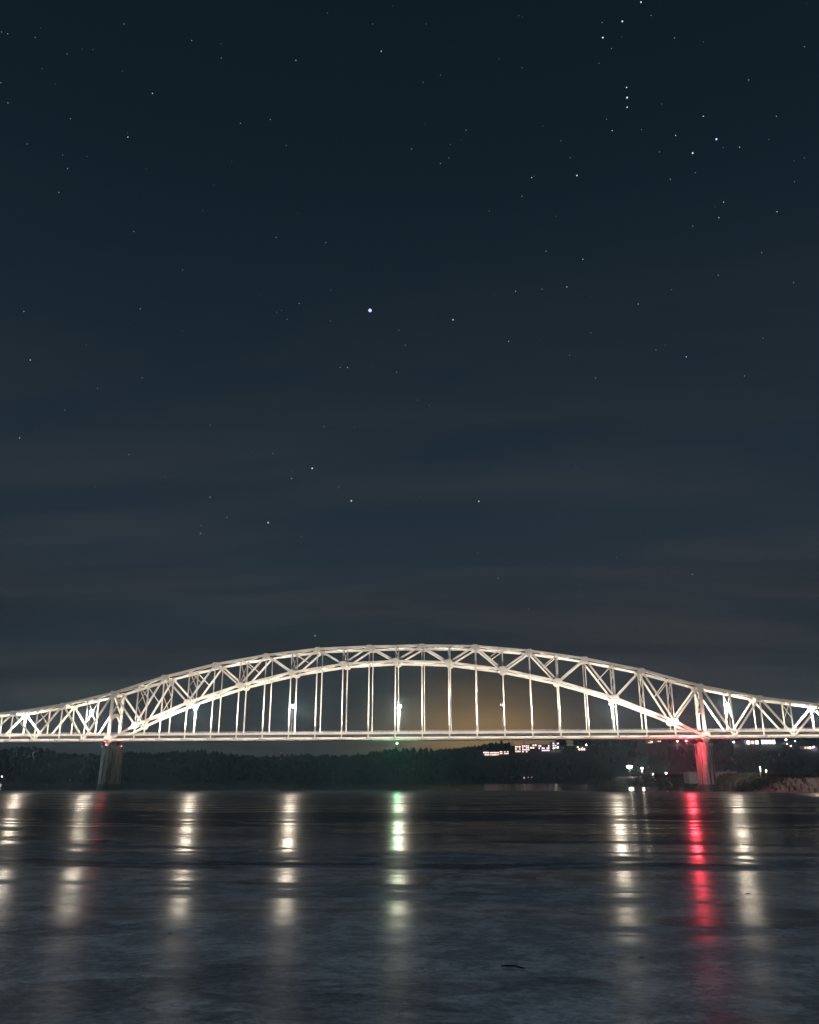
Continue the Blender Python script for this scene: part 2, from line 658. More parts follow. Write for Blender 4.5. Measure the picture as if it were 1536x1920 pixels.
# ---- right bank (levee)
SHORE = [(1122, 1474.0), (1165, 1474.4), (1230, 1475.6), (1290, 1477.5), (1338, 1481.5), (1385, 1483.8), (1460, 1485.2), (1536, 1486.4), (1700, 1489), (2100, 1498)]
SH = [ground(px, py) for px, py in SHORE]
SH = [Vector((p.x, p.y)) for p in SH]
SH = [SH[0] + Vector((560, 480)), SH[0] + Vector((140, 190)), SH[0] + Vector((18, 40))] + SH


def inland(x, y):
    p = Vector((x, y))
    best, sign = 1e9, 1
    for a, b in zip(SH, SH[1:]):
        ab = b - a
        k = max(0, min(1, (p - a).dot(ab) / ab.length_squared))
        d = (p - (a + ab * k)).length
        if d < best - 1e-6:
            best = d
            cr = ab.x * (p.y - a.y) - ab.y * (p.x - a.x)
            sign = 1 if cr > 0 else -1
    return best * sign


def bank_top(x, y):
    k = max(0.0, min(1.0, (y + 60) / 360))
    return 5.0 + 2.3 * k


def bank_h(x, y):
    d = inland(x, y)
    k = max(0.0, min(1.0, (d + 1.0) / 15.0))
    k = k * k * (3 - 2 * k)
    return -1.2 + (bank_top(x, y) + 1.2) * k + (wav(x * 6, y * 6) * 0.14 if d > -2 else 0)


def build_bank():
    xs = [170 + 5 * i for i in range(90)] + [640, 720, 850, 1000, 1300]
    ys = [-330 + 6 * j for j in range(115)] + [380, 430, 500, 600, 750, 900]
    vs = [(x, y, bank_h(x, y)) for y in ys for x in xs]
    n = len(xs)
    fs = []
    for j in range(len(ys) - 1):
        for i in range(n - 1):
            q = [j * n + i, j * n + i + 1, (j + 1) * n + i + 1, (j + 1) * n + i]
            if max(vs[k][2] for k in q) > -1.0:
                fs.append(q)
    tag(from_py('riverbank', vs, fs, M['soil'], smooth=True), 'low dark river levee behind the right pier', kind='structure')


build_bank()


def hit_bank(px, Y):
    """point on the bank under image column px at world Y"""
    p = at(px, 1462, Y)
    return Vector((p.x, Y, bank_h(p.x, Y)))


# ================================================================== THE BRIDGE
bridge = empty('truss_bridge', (11 * L, W / 2, 0))
tag(bridge, 'long floodlit cream steel arch truss road bridge spanning the frozen river', 'bridge')


def part(name, mb, m, parent=None, smooth=False):
    local(bridge, mb)
    return mb.build(name, m, parent or bridge, smooth)


HT = {1: 39.48, 3: 38.82, 5: 36.43, 7: 32.73, 9: 27.51, 11: 20.62, 13: 15.56, 15: 12.30, 17: 11.0, 19: 10.8, 20: 10.8}
HL = {0: 32.92, 2: 31.94, 4: 28.55, 6: 23.18, 8: 15.93, 10: 6.23, 11: 0.0}


def tab(d, k):
    if k in d:
        return d[k]
    a = max(q for q in d if q < k)
    b = min(q for q in d if q > k)
    return d[a] + (d[b] - d[a]) * (k - a) / (b - a)


def ztop(i):
    k = abs(i - 11)
    return Z0 + (tab(HT, k) if k > 1 else 39.48)


def zlow(i):
    return Z0 + tab(HL, abs(i - 11))


I0, I1 = -9, 31


def P(i, y, z):
    return Vector((i * L, y, z))


def gusset(i, y, z, w, h, t):
    """cut-corner plates on both faces of a joint"""
    mb = MB()
    pr = [(-w * .5, -h * .22), (-w * .28, -h * .5), (w * .28, -h * .5), (w * .5, -h * .22),
          (w * .5, h * .22), (w * .28, h * .5), (-w * .28, h * .5), (-w * .5, h * .22)]
    for s in (-1, 1):
        yy = y + s * t / 2
        vs = [(i * L + a, yy - 0.03, z + b) for a, b in pr] + [(i * L + a, yy + 0.03, z + b) for a, b in pr]
        fs = [[k, (k + 1) % 8, 8 + (k + 1) % 8, 8 + k] for k in range(8)] + [list(range(8))[::-1], list(range(8, 16))]
        mb.add(vs, fs)
    return mb


ST = M['steel']
for y in (0.0, W):
    # chords
    for i in range(I0 + 1, I1 - 1):
        part('top_chord', MB().ibar(P(i, y, ztop(i)), P(i + 1, y, ztop(i + 1)), 0.86, 0.92), ST)
    for i in range(0, 22):
        part('arch_chord', MB().ibar(P(i, y, zlow(i)), P(i + 1, y, zlow(i + 1)), 0.82, 0.96), ST)
    for i in range(I0, I1):
        part('bottom_chord', MB().ibar(P(i, y, Z0), P(i + 1, y, Z0), 0.80, 1.15), ST)
    # main span web
    for i in range(0, 22):
        if i % 2 == 0:
            a, b = P(i, y, ztop(i)), P(i + 1, y, zlow(i + 1))
        else:
            a, b = P(i, y, zlow(i)), P(i + 1, y, ztop(i + 1))
        part('diagonal', MB().ibar(a, b, 0.60, 0.72), ST)
    for i in range(1, 22):
        if i % 2:
            part('vertical_post', MB().ibar(P(i, y, zlow(i)), P(i, y, ztop(i)), 0.50, 0.48), ST)
            if zlow(i) > Z0 + 1:
                part('hanger', MB().ibar(P(i, y, Z0), P(i, y, zlow(i)), 0.44, 0.48), ST)
        else:
            part('hanger', MB().ibar(P(i, y, Z0), P(i, y, ztop(i)), 0.44, 0.46), ST)
    for i in (1, 3, 5, 7, 15, 17, 19, 21):
        j = i + 1 if i < 11 else i - 1
        mid = (P(i, y, zlow(i)) + P(j, y, ztop(j))) / 2
        part('sub_strut', MB().bar(P(i, y, ztop(i)), mid, 0.36, 0.36), ST)
    # tower posts over the piers
    for i in (0, 22):
        part('tower_post', MB().ibar(P(i, y, Z0), P(i, y, ztop(i)), 0.9, 1.25), ST)
    # side spans: Warren web with posts
    for rng in (range(I0, 0), range(22, I1)):
        for i in rng:
            if i == I0:
                a, b = P(i, y, Z0), P(i + 1, y, ztop(i + 1))
            elif i == I1 - 1:
                a, b = P(i, y, ztop(i)), P(i + 1, y, Z0)
            elif i % 2 == 0:
                a, b = P(i, y, ztop(i)), P(i + 1, y, Z0)
            else:
                a, b = P(i, y, Z0), P(i + 1, y, ztop(i + 1))
            part('diagonal', MB().ibar(a, b, 0.60, 0.70), ST)
    for i in list(range(I0 + 1, 0)) + list(range(23, I1)):
        part('vertical_post', MB().ibar(P(i, y, Z0), P(i, y, ztop(i)), 0.46, 0.46), ST)
    # gusset plates
    for i in range(I0 + 1, I1):
        if i % 2 == 0:
            part('gusset_plate', gusset(i, y, ztop(i) - 0.25, 3.0, 2.0, 0.96), ST)
        elif 0 < i < 22:
            part('gusset_plate', gusset(i, y, zlow(i), 3.1, 2.5, 0.92), ST)
        else:
            part('gusset_plate', gusset(i, y, Z0 + 0.25, 2.7, 1.9, 0.86), ST)
    for i in (0, 22):
        part('gusset_plate', gusset(i, y, Z0 + 0.4, 4.4, 3.2, 0.98), ST)

# bracing between the two trusses
for i in range(I0 + 1, I1):
    part('cross_strut', MB().bar(P(i, 0.46, ztop(i) - 0.1), P(i, W - 0.46, ztop(i) - 0.1), 0.45, 0.5, (0, 0, 1)), ST)
    if 0 < i < 22:
        part('cross_strut', MB().bar(P(i, 0.44, zlow(i)), P(i, W - 0.44, zlow(i)), 0.45, 0.5, (0, 0, 1)), ST)
for i in range(I0 + 1, I1 - 1):
    za, zb = ztop(i) - 0.22, ztop(i + 1) - 0.22
    part('lateral_brace', MB().bar(P(i, 0.46, za), P(i + 1, W / 2, zb) if i % 2 == 0 else P(i + 1, 0.46, zb), 0.3, 0.3, (0, 0, 1)) if i % 2 == 0
         else MB().bar(P(i, W / 2, za), P(i + 1, W - 0.46, zb), 0.3, 0.3, (0, 0, 1)), ST)
    part('lateral_brace', MB().bar(P(i, W - 0.46, za + 0.04), P(i + 1, W / 2, zb + 0.04), 0.3, 0.3, (0, 0, 1)) if i % 2 == 0
         else MB().bar(P(i, W / 2, za + 0.04), P(i + 1, 0.46, zb + 0.04), 0.3, 0.3, (0, 0, 1)), ST)
for i in range(1, 21):
    za, zb = zlow(i), zlow(i + 1)
    for s in (0, 1):
        ya, yb = (0.44, W / 2) if i % 2 else (W / 2, 0.44)
        if s:
            ya, yb = W - ya, W - yb
        part('lateral_brace', MB().bar(P(i, ya, za + s * 0.05), P(i + 1, yb, zb + s * 0.05), 0.3, 0.3, (0, 0, 1)), ST)


def xframe(i, z0, z1, n, wdt=0.26):
    for k in range(n):
        a, b = z0 + (z1 - z0) * k / n, z0 + (z1 - z0) * (k + 1) / n
        part('sway_brace', MB().bar(P(i, 0.25, a), P(i, W - 0.25, b), wdt, wdt, (1, 0, 0)), ST)
        part('sway_brace', MB().bar(P(i, 0.25, b), P(i, W - 0.25, a), wdt, wdt, (1, 0, 0)), ST)


for i in (1, 3, 5, 7, 9, 11, 13, 15, 17, 19, 21):
    h = ztop(i) - zlow(i)
    xframe(i, zlow(i) + 0.4, ztop(i) - 0.5, 2 if h > 12 else 1)
for i in (2, 20):
    xframe(i, zlow(i) + 0.4, ztop(i) - 0.5, 2)
for i in list(range(I0 + 1, 0)) + list(range(23, I1)):
    if i % 2:
        xframe(i, Z0 + 7.2, ztop(i) - 0.4, 1)
for i in (0, 22):
    xframe(i, Z0 + 11.2, ztop(i) - 0.5, 1, 0.62)
    # arched portal plate
    vs, n = [], 16
    for s in (-0.25, 0.25):
        for k in range(n + 1):
            a = math.pi * k / n
            vs.append(P(i, W / 2 - (W / 2 - 0.5) * math.cos(a), Z0 + 5.4 + 4.6 * math.sin(a)) + Vector((s, 0, 0)))
        for k in range(n + 1):
            a = math.pi * k / n
            vs.append(P(i, W / 2 - (W / 2 - 0.5) * math.cos(a), Z0 + 6.6 + 5.0 * math.sin(a) ** 0.6 if 0 < k < n else Z0 + 7.6) + Vector((s, 0, 0)))
    q = n + 1
    fs = []
    for k in range(n):
        fs.append([k, k + 1, q + k + 1, q + k])
        fs.append([2 * q + k, 3 * q + k, 3 * q + k + 1, 2 * q + k + 1])
        fs.append([k, 2 * q + k, 2 * q + k + 1, k + 1])
        fs.append([q + k, q + k + 1, 3 * q + k + 1, 3 * q + k])
    part('portal_arch', MB().add(vs, fs), ST)

# deck
BRK = [MB(), MB()]
for i in range(I0, I1 + 1):
    part('floor_beam', MB().ibar(P(i, 0.42, Z0 + 0.35), P(i, W - 0.42, Z0 + 0.35), 1.25, 0.45, (0, 0, 1)), M['steel_dark'])
for i in range(I0, I1):
    a, b = i * L + 0.02, (i + 1) * L - 0.02
    mb = MB()
    for k in range(5):
        yy = 1.5 + (W - 3.0) * k / 4
        mb.bar((a, yy, Z0 + 1.12), (b, yy, Z0 + 1.12), 0.22, 0.52)
    part('stringer', mb, M['steel_dark'])
    part('deck_slab', MB().box((a, 0.75, Z0 + 1.42), (b, W - 0.75, Z0 + 1.74)), M['asphalt'])
    for yy in (0.80, W - 1.02):
        pp = part('parapet', MB().box((a, yy, Z0 + 1.744), (b, yy + 0.22, Z0 + 2.72)), M['parapet'])
        mb = MB()
        for k in range(6):
            xx = a + 0.6 + k * 2.06
            mb.box((xx, yy + 0.07, Z0 + 2.724), (xx + 0.12, yy + 0.15, Z0 + 3.12))
        mb.bar((a, yy + 0.11, Z0 + 3.19), (b, yy + 0.11, Z0 + 3.19), 0.16, 0.14)
        part('handrail', mb, M['parapet'], pp)
        # deck edge fascia with bracket ends
        mb = MB()
        yb = 0.56 if yy < 2 else W - 0.70
        for k in range(12):
            xx = a + 0.45 + k * 0.97
            mb.box((xx, yb, Z0 + 0.80), (xx + 0.30, yb + 0.14, Z0 + 1.40))
        BRK[0 if yy < 2 else 1].add(mb.v, mb.f)

for mb in BRK:
    part('deck_bracket', mb, M['steel_dark'])['kind'] = 'stuff'


# piers
def pier(i, wx, wy, label):
    x, yc = i * L, W / 2
    mb = MB()
    n = 20
    def ring(z, gx, gy):
        r = []
        for k in range(n):
            a = 2 * math.pi * k / n
            c, s = math.cos(a), math.sin(a)
            # stadium plan with the long axis across the bridge
            r.append(Vector((x + gx * c, yc + s * gx + (gy - gx) * (1 if s > 0.001 else -1 if s < -0.001 else 0), z)))
        return r
    levels = [(-2.0, wx * 0.5 + 0.55, wy * 0.5 + 0.55), (2.6, wx * 0.5 + 0.50, wy * 0.5 + 0.50), (2.62, wx * 0.5 + 0.15, wy * 0.5 + 0.2),
              (Z0 - 3.6, wx * 0.5 - 0.12, wy * 0.5 - 0.1), (Z0 - 3.58, wx * 0.5 + 0.2, wy * 0.5 + 0.25), (Z0 - 2.5, wx * 0.5 + 0.2, wy * 0.5 + 0.25)]
    vs, fs = [], []
    for z, gx, gy in levels:
        vs += ring(z, gx, gy)
    for j in range(len(levels) - 1):
        for k in range(n):
            fs.append([j * n + k, j * n + (k + 1) % n, (j + 1) * n + (k + 1) % n, (j + 1) * n + k])
    fs.append(list(range((len(levels) - 1) * n, len(levels) * n)))
    pr = part('pier', MB().add(vs[2 * n:], [[k - 2 * n for k in f] for f in fs if min(f) >= 2 * n]), M['concrete'])
    foot = [[k for k in f] for f in fs if max(f) < 2 * n] + [list(range(n, 2 * n))]
    part('footing', MB().add(vs[:2 * n], foot), M['footing'], pr)
    if label:
        pr['label'] = label
    for y in (0, W):
        part('bearing', MB().box((x - 0.9, y - 0.7, Z0 - 2.5), (x + 0.9, y + 0.7, Z0 - 0.62)), M['steel_dark'], pr)
    for s in (-1, 1):   # raised pilaster strips on the flanks
        for y in (0.6, W - 0.6):
            part('pilaster', MB().box((x + s * (wx * .5 - 0.02) - 0.16, y - 1.1, 2.7), (x + s * (wx * .5 - 0.02) + 0.16, y + 1.1, Z0 - 3.62)), M['concrete'], pr)
    return pr


pier(0, 4.6, 15.5, 'tall weathered concrete pier with red lamps on top')
pier(22, 4.6, 15.5, 'tall concrete pier beside the dark levee')
pier(I0, 3.6, 14.0, None)
pier(I1, 3.6, 14.0, None)

# floodlights fixed to the deck edge: real fixtures, real beams
WARM = (1.0, 0.89, 0.77)
FLOOD_GAIN = 1.12
WASH_P = 310


def flood(x, y, z, aims):
    mb = MB().box((x - 0.20, y - 0.14, z - 0.05), (x + 0.20, y + 0.14, z + 0.22))
    mb.bar((x, y, z - 0.05), (x, y + (0.5 if y < 0 else 0.0), z - 0.55), 0.08, 0.08, (1, 0, 0))
    b = part('floodlight', mb, M['housing'])
    part('lens', MB().box((x - 0.16, y - 0.10, z + 0.222), (x + 0.16, y + 0.10, z + 0.24)), M['flood'], b)
    for tgt, p, ang in aims:
        loc = Vector((x, y, z + 0.35))
        spot_light('floodlight_beam', loc - bridge.location, Vector(tgt) - bridge.location, p * FLOOD_GAIN, WARM, ang, 0.9, 0.12, b)


for i in range(I0 + 1, I1):
    x = i * L
    zt = ztop(i)
    main = 0 < i < 22
    # outside the near truss, on an outrigger
    yo = -3.6
    mb = MB().bar((x, -3.75, Z0 - 0.2), (x, -0.42, Z0 - 0.2), 0.18, 0.18, (0, 0, 1))
    part('outrigger', mb, M['steel_dark'])
    hi = zt - Z0
    lo = (zlow(i) - Z0) if main else 3.0
    hm = (hi + lo) / 2
    def need(h, d):
        r2 = h * h + d * d
        return 39.5 * r2 * math.sqrt(r2) / d
    aims = [((x, 0.0, Z0 + 5.5), 500, math.radians(120))]
    if hm > 9:
        ang = 2 * math.atan(max(9.0, (hi - lo) * 0.7 + 5) / hm)
        aims.append(((x, 0.0, Z0 + hm), need(hm, 3.6) * 0.42, min(ang, math.radians(80))))
    else:
        aims.append(((x, 0.0, Z0 + hm), need(hm, 3.6) * 0.22, math.radians(110)))
    if lo > 16:
        aims.append(((x, 0.0, Z0 + lo * 0.55), need(lo * 0.55, 3.6) * 0.40, math.radians(50)))
    flood(x, yo, Z0 + 0.0, aims)
    if i < I1 - 1:      # added strip, no such fixture seen, evens the light along the parapet
        ww = part('added_wash_bar', MB().bar((x + 0.3, -3.2, Z0 - 0.42), (x + L - 0.3, -3.2, Z0 - 0.42), 0.16, 0.12, (0, 0, 1)), M['housing'])
        d = bpy.data.lights.new('added_wash_fill', 'AREA')
        d.shape = 'RECTANGLE'
        d.size, d.size_y = L - 1.2, 0.12
        d.energy = WASH_P
        d.color = WARM
        wo = bpy.data.objects.new('added_wash_fill', d)
        COL.objects.link(wo)
        wo.location = Vector((x + L / 2, -3.08, Z0 - 0.30)) - bridge.location
        wo.rotation_euler = Vector((0, 1.0, 0.75)).to_track_quat('-Z', 'Y').to_euler()
        wo.parent = ww
    # inside, on the near parapet, aimed up at the far truss
    yi = 1.25
    aims = [((x, W, Z0 + 6), 2500, math.radians(130))]
    if hm > 9:
        ang = 2 * math.atan(max(9.0, (hi - lo) * 0.7 + 5) / hm)
        aims.append(((x, W, Z0 + hm), need(hm, 9.0) * 0.40, min(ang, math.radians(80))))
    flood(x, yi, Z0 + 2.0, aims)


# ================================================================== THINGS
LAMP_COL = (1.0, 0.85, 0.66)


def street_lamp(i, far, lit, label, zl=14.3):
    y = W - 0.75 if far else 0.75
    s = -1 if far else 1
    x = i * L + (0.9 if i < 15 else -0.9)
    o = empty('street_lamp', (x, y + s * 0.9, Z0 + 1.74))
    zt = Z0 + zl
    mb = MB().tube((x, y + s * 0.55, Z0 + 1.745), (x, y + s * 0.55, zt + 0.15), 0.13, 0.08)
    local(o, mb).build('pole', M['galv'], o, True)
    yh = y + s * 1.9
    local(o, MB().tube((x, y + s * 0.55, zt + 0.1), (x, yh - s * 0.3, zt + 0.32), 0.06, 0.05)).build('arm', M['galv'], o, True)
    mb = MB().box((x - 0.28, yh - 0.45, zt + 0.22), (x + 0.28, yh + 0.45, zt + 0.40)).box((x - 0.20, yh - 0.34, zt + 0.402), (x + 0.20, yh + 0.34, zt + 0.50))
    local(o, mb).build('head', M['housing'], o)
    local(o, MB().ball((x, yh, zt - 0.26), 0.88, (0.9, 1.0, 0.8), 12, 8)).build('lens', M['lamp_on' if lit else 'lamp_off'], o, True)  # lens blown up past lamp size to imitate its glare
    if lit:
        c = Vector((x, yh, zt - 1.3)) - o.location
        point_light('lamp_light', c, STREET_P * 0.45, LAMP_COL, 0.30, o)
        spot_light('lamp_beam', c, c - Vector((0, 0, 5)), STREET_P * 0.55, LAMP_COL, math.radians(178), 0.03, 0.30, o)
    tag(o, label, 'street lamp', 'street lamps along the bridge deck')


STREET_P = 44000
for i, far, lit, lab in (
        (-4, True, True, 'lit street lamp on the deck nearest the left edge of the picture'),
        (-1, False, True, 'lit street lamp just left of the left pier tower'),
        (3, True, True, 'lit street lamp below the arch chord, first one right of the left pier'),
        (7, False, True, 'lit street lamp under the arch midway between left pier and midspan'),
        (11, True, True, 'lit street lamp at midspan directly above the green light'),
        (15, False, False, 'dark unlit street lamp on the deck, first one right of midspan'),
        (19, True, True, 'lit street lamp below the arch chord, first one left of the right pier'),
        (23, False, True, 'lit street lamp just right of the right pier tower'),
        (26, True, True, 'lit street lamp on the deck at the right edge of the picture')):
    street_lamp(i, far, lit, lab, 14.3 if 0 < i < 22 else 13.0 if i in (-1, 23) else 11.0)


# navigation lights hung under the steel
def nav_light(p, m, col, power, label, group=None, r=0.34):
    o = empty('navigation_light', p)
    x, y, z = p
    local(o, MB().tube((x, y, z + 0.3), (x, y, z + 0.95), 0.05)).build('hanger_rod', M['galv'], o)
    local(o, MB().tube((x, y, z + 0.22), (x, y, z + 0.34), r * 0.9, r * 0.5, 10)).build('cap', M['housing'], o)
    local(o, MB().ball((x, y, z), r, (1, 1, 0.8), 10, 7)).build('lens', m, o, True)
    if power:
        c = Vector((0, -r - 0.15, -0.25))
        point_light('navigation_glow', c, power * 0.22, col, 0.2, o)
        spot_light('navigation_beam', c, c + Vector((0, -4, -0.6)), power * 0.85, col, math.radians(150), 0.3, 0.2, o)
    tag(o, label, 'navigation light', group)
    return o


GREEN, RED = (0.18, 1.0, 0.45), (1.0, 0.06, 0.09)
nav_light((11 * L, W * 0.62, Z0 - 1.9), M['nav_green'], GREEN, 15000, 'green navigation light hanging under midspan of the bridge')
p = at(1286, 1387.5, 0.0)
nav_light((p.x, -0.9, Z0 - 1.7), M['nav_red'], RED, 60000, 'bright red navigation light under the deck left of the right pier', None, 0.42)
p = at(199, 1398, -2.2)
nav_light((p.x, -2.0, Z0 - 2.15), M['nav_red'], RED, 3000, 'bright red navigation light on the near end of the left pier')
p = at(229, 1398, 13.0)
nav_light((p.x, W + 1.8, Z0 - 2.2), M['nav_red'], RED, 300, 'small red navigation light on the far end of the left pier', None, 0.22)


# levee lamps
def bank_lamp(px, Y, h, power, label, r=0.45, arms=1):
    b = hit_bank(px, Y)
    o = empty('area_lamp', b)
    local(o, MB().tube(b - Vector((0, 0, 0.4)), b + Vector((0, 0, h)), 0.16, 0.09)).build('pole', M['galv'], o, True)
    for k in range(arms):
        dx = (k - (arms - 1) / 2) * 1.5
        c = b + Vector((dx, -0.5, h))
        local(o, MB().bar(b + Vector((0, 0, h - 0.1)), c + Vector((0, 0, 0.25)), 0.1, 0.1, (0, 0, 1))).build('arm', M['galv'], o)
        local(o, MB().box(c + Vector((-0.45, -0.3, 0.26)), c + Vector((0.45, 0.3, 0.45)))).build('head', M['housing'], o)
        local(o, MB().ball(c, r, (1, 1, 0.7), 10, 7)).build('lens', M['bank_lamp'], o, True)
    if power:
        point_light('lamp_light', Vector((0, -1.0, h - 0.5)), power, (1.0, 0.90, 0.66), 0.4, o)
    tag(o, label, 'area lamp', 'lamps on the levee')


bank_lamp(1182.5, 352, 7.6, 80000, 'brightest twin-headed area lamp on the levee left of the right pier', 1.35, 2)  # outsized lenses imitate the burst of glare here
bank_lamp(1205.5, 345, 6.4, 14000, 'smaller area lamp on the levee just right of the brightest one', 0.7)
bank_lamp(1226, 332, 1.6, 3000, 'low lamp on the levee between the area lamps and the right pier', 0.5)
bank_lamp(1250, 315, 2.4, 2500, 'low lamp on the levee just left of the grey warehouse', 0.4)


# pale warehouse behind the right pier
def boxes_building(name, label, cat, x0, x1, y0, y1, z0, z1, wall, windows, group=None, gable=False, sink=1.5):
    o = empty(name, ((x0 + x1) / 2, (y0 + y1) / 2, z0))
    local(o, MB().box((x0, y0, z0 - sink), (x1, y1, z1))).build('wall', wall, o)
    if gable:
        ym, e = (y0 + y1) / 2, 0.4
        hgt = (y1 - y0) * 0.28
        mb = MB().add([(x0 - e, y0 - e, z1 + .003), (x1 + e, y0 - e, z1 + .003), (x1 + e, y1 + e, z1 + .003), (x0 - e, y1 + e, z1 + .003),
                       (x0 - e, ym, z1 + hgt), (x1 + e, ym, z1 + hgt)],
                      [[0, 1, 5, 4], [2, 3, 4, 5], [0, 4, 3], [1, 2, 5], [3, 2, 1, 0]])
    else:
        mb = MB().box((x0 - 0.3, y0 - 0.3, z1 + .003), (x1 + 0.3, y1 + 0.3, z1 + 0.5))
    local(o, mb).build('roof', M['roof'], o)
    for (a, b, c, d, mm) in windows:
        wdw = local(o, MB().box((a, y0 - 0.05, c), (b, y0 + 0.1, d))).build('window', mm, o)
    tag(o, label, cat, group)
    return o


pa, pb = at(1292, 1460, 118), at(1383, 1460, 118)
zb = bank_h((pa.x + pb.x) / 2, 118)
boxes_building('warehouse', 'long low grey warehouse on the levee behind the right pier', 'warehouse', pa.x, pb.x, 118, 132, zb, at(1340, 1447, 118).z, M['wall_grey'], [])


# lit posts on the right bank
def white_post(px, pyt, Y, label, h):
    b = hit_bank(px, Y)
    o = empty('marker_post', b)
    local(o, MB().tube(b - Vector((0, 0, 0.5)), b + Vector((0, 0, h)), 0.36, 0.30, 10)).build('shaft', M['post_white'], o, True)
    local(o, MB().ball(b + Vector((0, 0, h + 0.12)), 0.36, (1, 1, 0.5), 10, 6)).build('added_glow_cap', M['win_hot'], o, True)  # glowing cap added only to give the post's fill a source
    tag(o, label, 'post', 'white posts on the right bank')
    point_light('added_post_fill', (0, -0.55, h + 0.2), 260, (1.0, 0.93, 0.8), 0.1, o)  # added fill that brightens the shaft


white_post(1428, 1441, 18, 'taller pale post standing on the bank right of the right pier', 4.0)
white_post(1438.5, 1430, 34, 'shorter pale post on the bank beside the taller one', 2.6)


# town on the bluff
def hill_building(px0, px1, pyb, pyt, depth, label, wall, rows, cols, mats, name='house', cat='house', fill=0.8, gable=False, group='buildings on the bluff', rs=1):
    b0 = hit_hill((px0 + px1) / 2, pyb)
    Y = b0.y
    xa, xb = at(px0, pyb, Y).x, at(px1, pyb, Y).x
    zt = at((px0 + px1) / 2, pyt, Y).z
    zb = b0.z
    rnd = random.Random(int(px0 * 7 + rs))
    wins = []
    cw, rh = (xb - xa) / cols, (zt - zb) / rows
    for r in range(rows):
        for c in range(cols):
            if rnd.random() < fill:
                wins.append((xa + cw * (c + 0.14), xa + cw * (c + 0.86), zb + rh * (r + 0.2), zb + rh * (r + 0.8), M[rnd.choice(mats)]))
    boxes_building(name, label, cat, xa, xb, Y, Y + depth, zb, zt, wall, wins, group, gable, 5.0)


hill_building(906, 917, 1417, 1409, 10, 'lit house at the left end of the lights on the bluff', M['wall_grey'], 2, 4, ['win_pink'], gable=True)
hill_building(918, 936, 1417, 1409.5, 10, 'lit long house second from left on the bluff', M['wall_grey'], 2, 7, ['win_pink', 'win_pink', 'win_warm'], fill=0.85)
hill_building(937, 954, 1414.5, 1408, 10, 'lit low house third from left on the bluff', M['wall_grey'], 2, 6, ['win_pink'], fill=0.8)
hill_building(966, 977, 1411, 1398, 12, 'narrow lit house right of the dark tree on the bluff', M['wall_grey'], 3, 3, ['win_pink', 'win_warm'], fill=0.8)
hill_building(979, 993, 1411, 1397, 14, 'lit block with pink and lilac windows on the bluff', M['wall_grey'], 4, 4, ['win_pink', 'win_lilac'], fill=0.75)
hill_building(994, 1007, 1409, 1395, 14, 'tan lit block with a bright stair bay on the bluff', M['wall_tan'], 3, 3, ['win_warm', 'win_pink'], fill=0.7)
hill_building(1010, 1031, 1409, 1396.5, 14, 'wide lit block with lilac windows on the bluff', M['wall_grey'], 3, 7, ['win_lilac', 'win_pink'], fill=0.55)
hill_building(1032, 1049, 1404, 1392, 16, 'tan brick block at the right end of the lit bluff row', M['wall_tan'], 3, 4, ['win_lilac', 'win_warm'], name='apartment_block', cat='building', fill=0.25)
hill_building(1080, 1098, 1408, 1402, 10, 'small low house under the bright lamp on the bluff', M['wall_grey'], 1, 4, ['win_pink'], fill=0.6)
hill_building(1400, 1424, 1397, 1387, 14, 'brightly lit hall behind the bridge right of the right pier', M['wall_white'], 1, 3, ['win_hot', 'win_warm'], name='hall', cat='building', fill=1)
hill_building(1428, 1455, 1397, 1385.5, 14, 'wider brightly lit hall behind the bridge near the right edge', M['wall_white'], 1, 4, ['win_hot'], name='hall', cat='building', fill=1)
hill_building(1504, 1534, 1405, 1399, 12, 'low lit store with a blue sign at the right edge', M['wall_grey'], 1, 7, ['win_warm', 'win_hot', 'win_warm'], name='store', cat='building', fill=0.6)
hill_building(1212, 1222, 1394, 1388, 10, 'tiny lit house close under the deck left of the right pier', M['wall_tan'], 2, 3, ['win_warm'], fill=0.6)
hill_building(1226, 1240, 1392, 1388, 10, 'tiny low house under the deck, second left of the right pier', M['wall_grey'], 1, 4, ['win_warm'], fill=0.7)


def town_lamp(px, py, r, m, label, h=7.0, cat='street lamp', name='town_lamp', group='lamps of the town on the bluff'):
    # stands on the bluff where its foot projects
    d = ray(px, py)
    best = None
    s = (1100 - CAM.y) / d.y
    for _ in range(700):
        p = CAM + d * s
        if p.z - hill_h(p.x, p.y) <= h:
            best = p
            break
        s += 1.0
    p = best or at(px, py, YR)
    g = hill_h(p.x, p.y)
    o = empty(name, (p.x, p.y, g))
    local(o, MB().tube((p.x, p.y, g - 1), (p.x, p.y, p.z), 0.15, 0.10, 6)).build('pole', M['galv'], o)
    local(o, MB().ball(p, r, (1, 1, 0.8), 8, 6)).build('lens', M[m], o, True)
    if r >= 1.3 and m.startswith('town'):
        point_light('lamp_light', (0, -2.5, p.z - g - 0.5), 5000, (1.0, 0.80, 0.68), 0.5, o)
    tag(o, label, cat, group)


